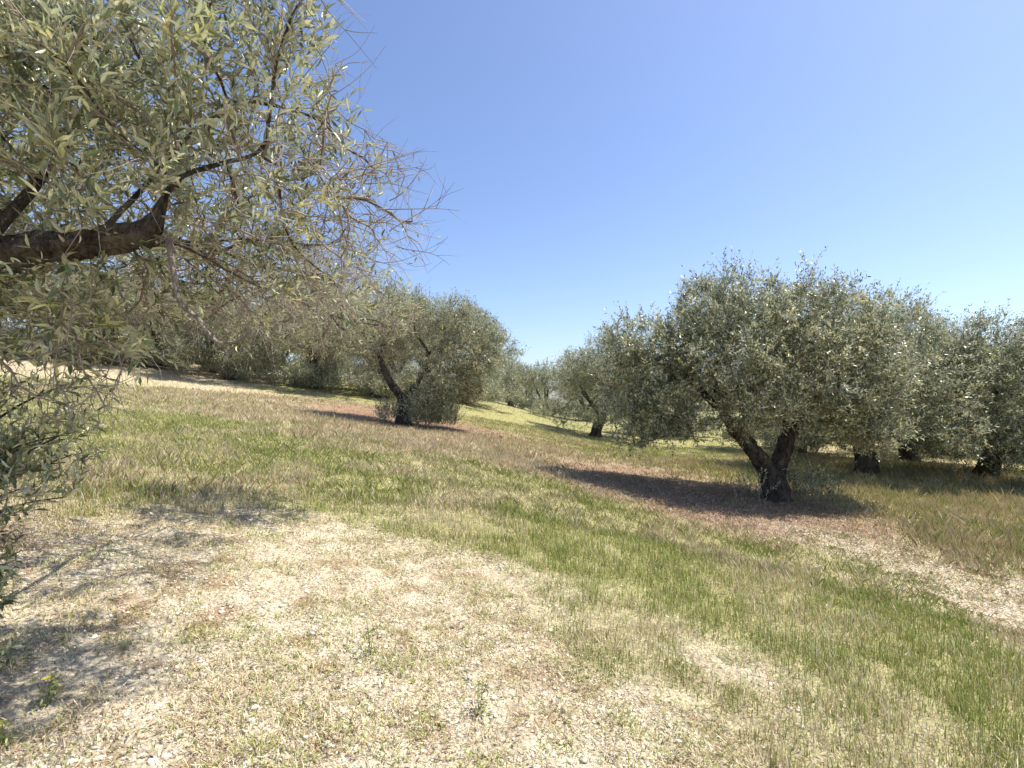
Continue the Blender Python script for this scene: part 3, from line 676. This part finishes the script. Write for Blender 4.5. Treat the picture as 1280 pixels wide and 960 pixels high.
# ------------------------------------------------------------------ the near olive reaching in from the left
def near_tree():
    rs = np.random.default_rng(77)
    x0, y0 = -3.35, 2.15; zb = zg(x0, y0)
    root = empty('olive_tree', (x0, y0, zb))
    tag(root, 'near olive overhead with thick bare limb, silvery leaves and tangled twigs, from the left edge', 'olive tree', GROVE)
    O = np.array([x0, y0, zb])
    def w(x, y, z):
        k = .78 + .22 * float(ss(3.0, 4.2, y)); return tuple(np.array([x * k, y * k, z * k]) - O)
    stems = [([(0, 0, -.2), (.03, 0, .5), w(-4.15, 2.72, -.05)], .24, .17),
             ([w(-4.15, 2.72, -.05), w(-3.5, 2.65, .40), w(-2.75, 2.58, .72), w(-2.4, 2.55, .755), w(-2.1, 2.52, .76), w(-1.78, 2.5, .82)], .09, .05),
             ([w(-1.78, 2.5, .82), w(-1.72, 2.55, 1.12), w(-1.45, 2.7, 1.30), w(-1.1, 2.9, 1.35)], .011, .005),
             ([w(-2.1, 2.52, .76), w(-1.95, 2.8, 1.3), w(-1.7, 3.0, 1.8)], .014, .006),
             ([w(-2.75, 2.58, .72), w(-2.6, 2.9, 1.4), w(-2.4, 3.0, 2.0)], .028, .009),
             ([w(-2.1, 2.52, .76), w(-2.1, 3.2, 1.0), w(-2.1, 4.0, .95), w(-1.9, 5.4, .9)], .022, .009),
             ([w(-4.15, 2.72, -.05), w(-4.2, 2.9, .8), w(-3.9, 2.9, 1.6)], .14, .06)]
    L = [(w(-2.15, 2.7, 1.45), (.95, .7, .55), 420, 0), (w(-1.5, 2.9, 1.42), (.58, .6, .5), 180, 0), (w(-1.22, 3.3, 1.28), (.55, .6, .5), 420, 1),
         (w(-1.1, 2.7, 1.8), (.2, .35, .35), 60, 0), (w(-1.55, 2.8, 1.95), (.25, .4, .3), 40, 0), (w(-2.4, 2.9, 2.1), (.5, .6, .3), 60, 0),
         (w(-2.2, 4.0, .95), (1.2, .9, .5), 620, 1), (w(-2.0, 5.6, .95), (1.1, .8, .5), 800, 1), (w(-2.4, 2.7, .2), (.35, .3, .3), 80, 1), (w(-2.55, 2.9, .5), (.5, .4, .2), 120, 0), (w(-1.7, 3.2, .75), (.5, .5, .3), 200, 1),
         (w(-3.1, 3.4, 1.6), (.9, .9, .8), 160, 0), (w(-3.7, 2.6, 2.0), (1.0, 1.0, .9), 160, 0), (w(-3.1, 3.3, .75), (.5, .5, .35), 80, 1), (w(-1.35, 3.0, .95), (.45, .5, .3), 120, 1)]
    A = []; 
    for c, r, n, b in L:
        d = unit(rs.normal(size=(n, 3))); A.append(np.array(c) + d * (rs.random(int(n)) ** .4)[:, None] * np.array(r) * .95)
    A = np.concatenate(A)
    P, par, rr, ns = colonize(stems, A, .075, 1.5, .10, rs, maxit=260)
    rr[ns:] = np.maximum(rr[ns:] * .78, .0022)
    wood = MB(); tubes(wood, P, par, rr, .006, sides=(6, 9, 22), flare=.6, rs=rs, rough=.6)
    wood.build('trunk', M_BARK, root, True)
    br = MB(); thin = np.where(rr < .0075)[0]; thin = thin[thin >= ns]
    # fine branches
    k = thin
    C = O
    a = P[par[k]]; b = P[k]; T = unit(b - a); U = unit(np.cross(T, np.array([.3, .2, .93]))); V = np.cross(T, U)
    an = np.arange(4) * np.pi / 2; r1 = np.minimum(rr[par[k]], rr[k] * 1.2)
    ring = lambda c, r: c[:, None] + r[:, None, None] * (np.cos(an)[None, :, None] * U[:, None] + np.sin(an)[None, :, None] * V[:, None])
    VV = np.concatenate([ring(a, r1), ring(b, rr[k])], 1); o = np.arange(len(k))[:, None, None] * 8; j = np.arange(4); 
    q = (o + np.stack([j, (j + 1) % 4, 4 + (j + 1) % 4, 4 + j], -1)[None]).reshape(-1, 4)
    tc = np.array([.25, .20, .165]) * rs.uniform(.7, 1.3, (len(k), 1)); br.add(VV.reshape(-1, 3), q, np.repeat(tc, 8, 0))
    lf = MB()
    # leafiness: high in the leafy lobes, low in the twiggy ones
    W = P[thin] + O
    leafy = np.zeros(len(thin)); bare_ = np.zeros(len(thin))
    for c, r, n, b in L:
        d = np.sqrt((((P[thin] - np.array(c)) / np.array(r)) ** 2).sum(1)); v = np.exp(-d ** 2)
        if b: bare_ += v
        else: leafy += v
    pl = leafy / (leafy + bare_ + 1e-6)
    pl = np.maximum(pl, .42 * (W[:, 1] > 4.4))
    pl = pl * (1 - .7 * ss(-.95, -.7, W[:, 0]))
    cn = fbm(W[:, 0] * 5 + W[:, 2] * 3, W[:, 1] * 5 + W[:, 2] * 4, 7, 2)
    keep = rs.random(len(thin)) < .10 + .9 * pl * np.clip((cn - .3) * 3.2, .15, 1)
    nk = np.repeat(np.where(keep)[0], 1 + 3 * (rs.random(keep.sum()) < pl[keep]))
    B = P[thin][nk]; Dd = T[nk] * .6 + rs.normal(0, .5, (len(nk), 3)) + np.array([.12, -.05, .35])
    sprays(B, Dd, rs.uniform(.10, .26, len(B)), rs, 6, .058, .0142, br, lf, True, up=.2, seg=5, curl=.5, tr=.0014, leaf_p=.86, warm=.18, tcol=(.28, .25, .18))
    # bare curling twigs
    kb = rs.random(len(thin)) < .22 + .55 * (1 - pl)
    B = np.repeat(P[thin][kb], 3, 0); Dd = np.repeat(T[kb], 3, 0) * .5 + rs.normal(0, .6, (len(B), 3)) + np.array([.15, 0, -.12])
    PP = sprays(B, Dd, rs.uniform(.08, .30, len(B)), rs, 0, 0, 0, br, None, False, up=-.25, curl=.9, tr=.0021, seg=7, tcol=(.31, .26, .22))
    q = rs.random(len(PP)) < .6; B2 = PP[q, 3]; D2 = PP[q, 4] - PP[q, 3]
    sprays(B2, unit(D2) + rs.normal(0, .6, D2.shape), rs.uniform(.05, .16, len(B2)), rs, 3, .034, .008, br, lf, True, up=-.1, curl=.9, tr=.0010, seg=5, tcol=(.34, .285, .24), leaf_p=.16)
    # long bare wands standing out against the sky
    out = [((-1.0, 3.0, 1.38), (.42, 0, -.06), .40), ((-.8, 3.3, 1.1), (.35, 0, .22), .42), ((-.75, 3.3, 1.0), (.4, .1, -.12), .3), ((-1.0, 2.9, 1.2), (.35, 0, .2), .35), ((-.95, 2.8, 1.25), (.4, 0, .12), .38),
           ((-.9, 3.3, .9), (.4, .1, -.05), .36), ((-1.9, 2.6, 1.9), (.1, 0, .5), .4), ((-1.6, 2.6, 1.9), (.05, 0, .5), .4), ((-2.0, 2.6, 1.8), (-.1, 0, .5), .45), ((-1.15, 2.7, 1.7), (.25, 0, .3), .35), ((-.85, 3.2, 1.2), (.4, 0, .05), .4), ((-.8, 3.3, 1.3), (.35, .1, .2), .3)]
    B = np.array([w(*p) for p, d, l in out]); D3 = np.array([d for p, d, l in out], float); LL = np.array([l for p, d, l in out])
    P3 = sprays(B, D3, LL, rs, 0, 0, 0, br, None, False, up=.05, curl=.35, tr=.0028, seg=8, tcol=(.22, .18, .16))
    for i in (2, 4, 5, 6):
        sprays(P3[:, i], D3 + rs.normal(0, .35, D3.shape), LL * .4, rs, 0, 0, 0, br, None, False, up=.1, curl=.5, tr=.0014, seg=5, tcol=(.22, .18, .16))
    br.build('twigs', M_TWIG, root); lf.build('crown', M_LEAFN, root)
    # pale dead bough hanging under the limb and a pale one top left
    dead = MB()
    for pts, r0, r1 in (([(-1.66, 2.45, .80), (-1.62, 2.43, .62), (-1.58, 2.42, .46), (-1.50, 2.42, .40), (-1.44, 2.41, .32), (-1.38, 2.41, .26), (-1.30, 2.40, .27), (-1.22, 2.40, .33)], .011, .006),
                        ([(-2.75, 2.3, 1.60), (-2.45, 2.3, 1.58), (-2.15, 2.3, 1.57), (-1.95, 2.32, 1.50), (-1.75, 2.35, 1.36), (-1.68, 2.36, 1.28)], .014, .007),
                        ([(-1.30, 2.40, .27), (-1.33, 2.41, .22), (-1.36, 2.4, .17)], .005, .003)):
        pts = np.array([w(*p_) for p_ in pts]); tt = np.arange(len(pts)); tf = np.linspace(0, len(pts) - 1, len(pts) * 4)
        pp = np.stack([np.interp(tf, tt, pts[:, c]) for c in range(3)], 1) + rs.normal(0, .0025, (len(tf), 3))
        tubes(dead, pp, np.arange(len(pp)) - 1, np.linspace(r0, r1, len(pp)), .001, sides=(7, 7, 7))
    dead.build('dead_branches', bark_mat('dead_wood', (.22, .18, .14), (.48, .42, .34), 2), root, True)
near_tree()

# hanging and rising shoots at the left edge
def edge_bush():
    rs = np.random.default_rng(19)
    x0, y0 = -3.05, 2.35; zb = zg(x0, y0)
    root = empty('olive_bush', (x0, y0, zb)); tag(root, 'olive shoots with narrow grey leaves rising at the left edge of the view', 'bush')
    O = np.array([x0, y0, zb]); tw = MB(); lf = MB(); st = MB()
    tips = [(-2.10, 2.5, -.12), (-2.0, 2.45, .12), (-2.25, 2.3, -.35), (-2.45, 2.5, .05), (-2.0, 2.25, -.45), (-2.3, 2.6, -.28), (-2.55, 2.4, -.05), (-2.6, 2.3, -.25),
            (-2.15, 2.15, -.62), (-2.5, 2.2, -.5), (-2.3, 2.2, -.75), (-2.65, 2.3, -.7), (-2.45, 2.7, -.45), (-2.75, 2.5, .1), (-2.05, 2.4, -.26), (-2.1, 2.05, -.9), (-2.35, 2.1, -1.0), (-2.75, 2.25, .0), (-2.2, 2.3, -.2), (-2.3, 2.4, -.15), (-2.4, 2.35, -.4), (-2.15, 2.2, -.5), (-2.45, 2.3, -.6), (-2.3, 2.3, -.55), (-1.95, 2.3, -.1), (-2.2, 2.15, -.8), (-2.1, 2.2, -.7), (-2.0, 2.05, -1.0)]
    for tp in tips:
        e = np.array(tp) - O; t = np.linspace(0, 1, 14)[:, None]
        b0 = np.array([rs.normal(0, .08), rs.normal(0, .08), 0]) + np.array([0, 0, max(0, e[2] * .25)])
        mid = np.array([0, 0, .25 + .2 * rs.random()])
        pts = b0 * (1 - t) + e * t + mid * (t * (1 - t)) * 1.3 + np.cumsum(rs.normal(0, .008, (14, 3)), 0)
        pts[0] = b0 if e[2] * .25 <= 0 else np.array([b0[0], b0[1], 0])
        tubes(st, pts, np.arange(14) - 1, np.linspace(.012, .0025, 14), .001, sides=(6, 6, 6))
        idx = rs.integers(4, 14, 18); B = pts[idx] + rs.normal(0, .02, (18, 3)); D = unit(e) * .8 + rs.normal(0, .5, (18, 3)) + np.array([0, 0, .25])
        sprays(B, D, rs.uniform(.08, .24, 18), rs, 7, .052, .014, tw, lf, True, up=.2, seg=5, tr=.0014, warm=.1)
    st.build('stems', M_BARK, root, True); tw.build('twigs', M_TWIG, root); lf.build('foliage', M_LEAFN, root)
edge_bush()

# low leafy sprigs and weeds on the ground
def weed(seed, h, n=5, col=(.16, .19, .07), flower=False):
    rs = np.random.default_rng(seed); st = MB(); lf = MB(); fl = MB()
    for i in range(n):
        a = rs.uniform(0, 6.28); t = np.linspace(0, 1, 8)[:, None]; L = h * rs.uniform(.6, 1)
        if flower and i == 0: L = h
        pts = np.array([math.cos(a) * .25, math.sin(a) * .25, 1]) * L * t + rs.normal(0, .003, (8, 3)) * t
        tubes(st, pts, np.arange(8) - 1, np.linspace(.0022, .001, 8), .0005, sides=(4, 4, 4))
        k = 9; j = rs.integers(0, 8, k); sprays(pts[j], rs.normal(0, 1, (k, 3)) + np.array([0, 0, .5]), np.full(k, .03), rs, 2, .026, .007, None, lf, True, seg=3, warm=.3)
        if flower and i == 0:
            c = pts[-1]
            for p_ in range(11):
                b = p_ * 2 * np.pi / 11; d = np.array([math.cos(b), math.sin(b), .35]); s = np.array([-math.sin(b), math.cos(b), 0])
                fl.add(np.stack([c, c + d * .009 + s * .004, c + d * .017 + s * .002, c + d * .017 - s * .002, c + d * .009 - s * .004])[[0, 1, 2, 3]], np.array([[0, 1, 2, 3]]))
                fl.add(np.stack([c, c + d * .017 - s * .002, c + d * .009 - s * .004]), np.array([[0, 1, 2]]))
    return st, lf, fl
def flat(name, c, r=.7):
    m, N, L = newmat(name); p = N.new('ShaderNodeBsdfPrincipled'); n = N.new('ShaderNodeTexNoise'); n.inputs['Scale'].default_value = 300
    mx = N.new('ShaderNodeMix'); mx.data_type = 'RGBA'; mx.inputs['A'].default_value = (*[q * .8 for q in c], 1); mx.inputs['B'].default_value = (*c, 1)
    L.new(n.outputs[0], mx.inputs['Factor']); L.new(mx.outputs['Result'], p.inputs['Base Color']); p.inputs['Roughness'].default_value = r
    o = N.new('ShaderNodeOutputMaterial'); L.new(p.outputs[0], o.inputs[0]); return m
M_STEM = flat('weed_stem', (.20, .20, .08)); M_YEL = flat('yellow_petal', (.85, .72, .03)); M_WEED = leaf_mat('weed_leaf', (.27, .30, .10), (.22, .25, .10))
FL = [(-1.98, 2.22, .10, 'yellow flower on a thin stem among pale stones, the higher of two at lower left'),
      (-1.93, 1.98, .09, 'yellow flower on a thin stem in the lower left corner, the lower of two')]
for i, (x, y, h, lab) in enumerate(FL):
    r = empty('yellow_flower', (x, y, zg(x, y) - .005)); tag(r, lab, 'flower', 'yellow flowers on the bare ground')
    st, lf, fl = weed(60 + i, h, 4, flower=True); st.build('stem', M_STEM, r); lf.build('leaves', M_WEED, r); fl.build('blossom', M_YEL, r)
WD = [(-.80, 2.95, .24, 'thin green weed standing on the pale ground left of centre'), (-.16, 2.55, .17, 'thin green weed on the pale ground near the bottom centre')]
for i, (x, y, h, lab) in enumerate(WD):
    r = empty('weed', (x, y, zg(x, y) - .005)); tag(r, lab, 'weed', 'green weeds on the bare ground')
    st, lf, fl = weed(90 + i, h, 3); st.build('stem', M_STEM, r); lf.build('leaves', M_WEED, r)
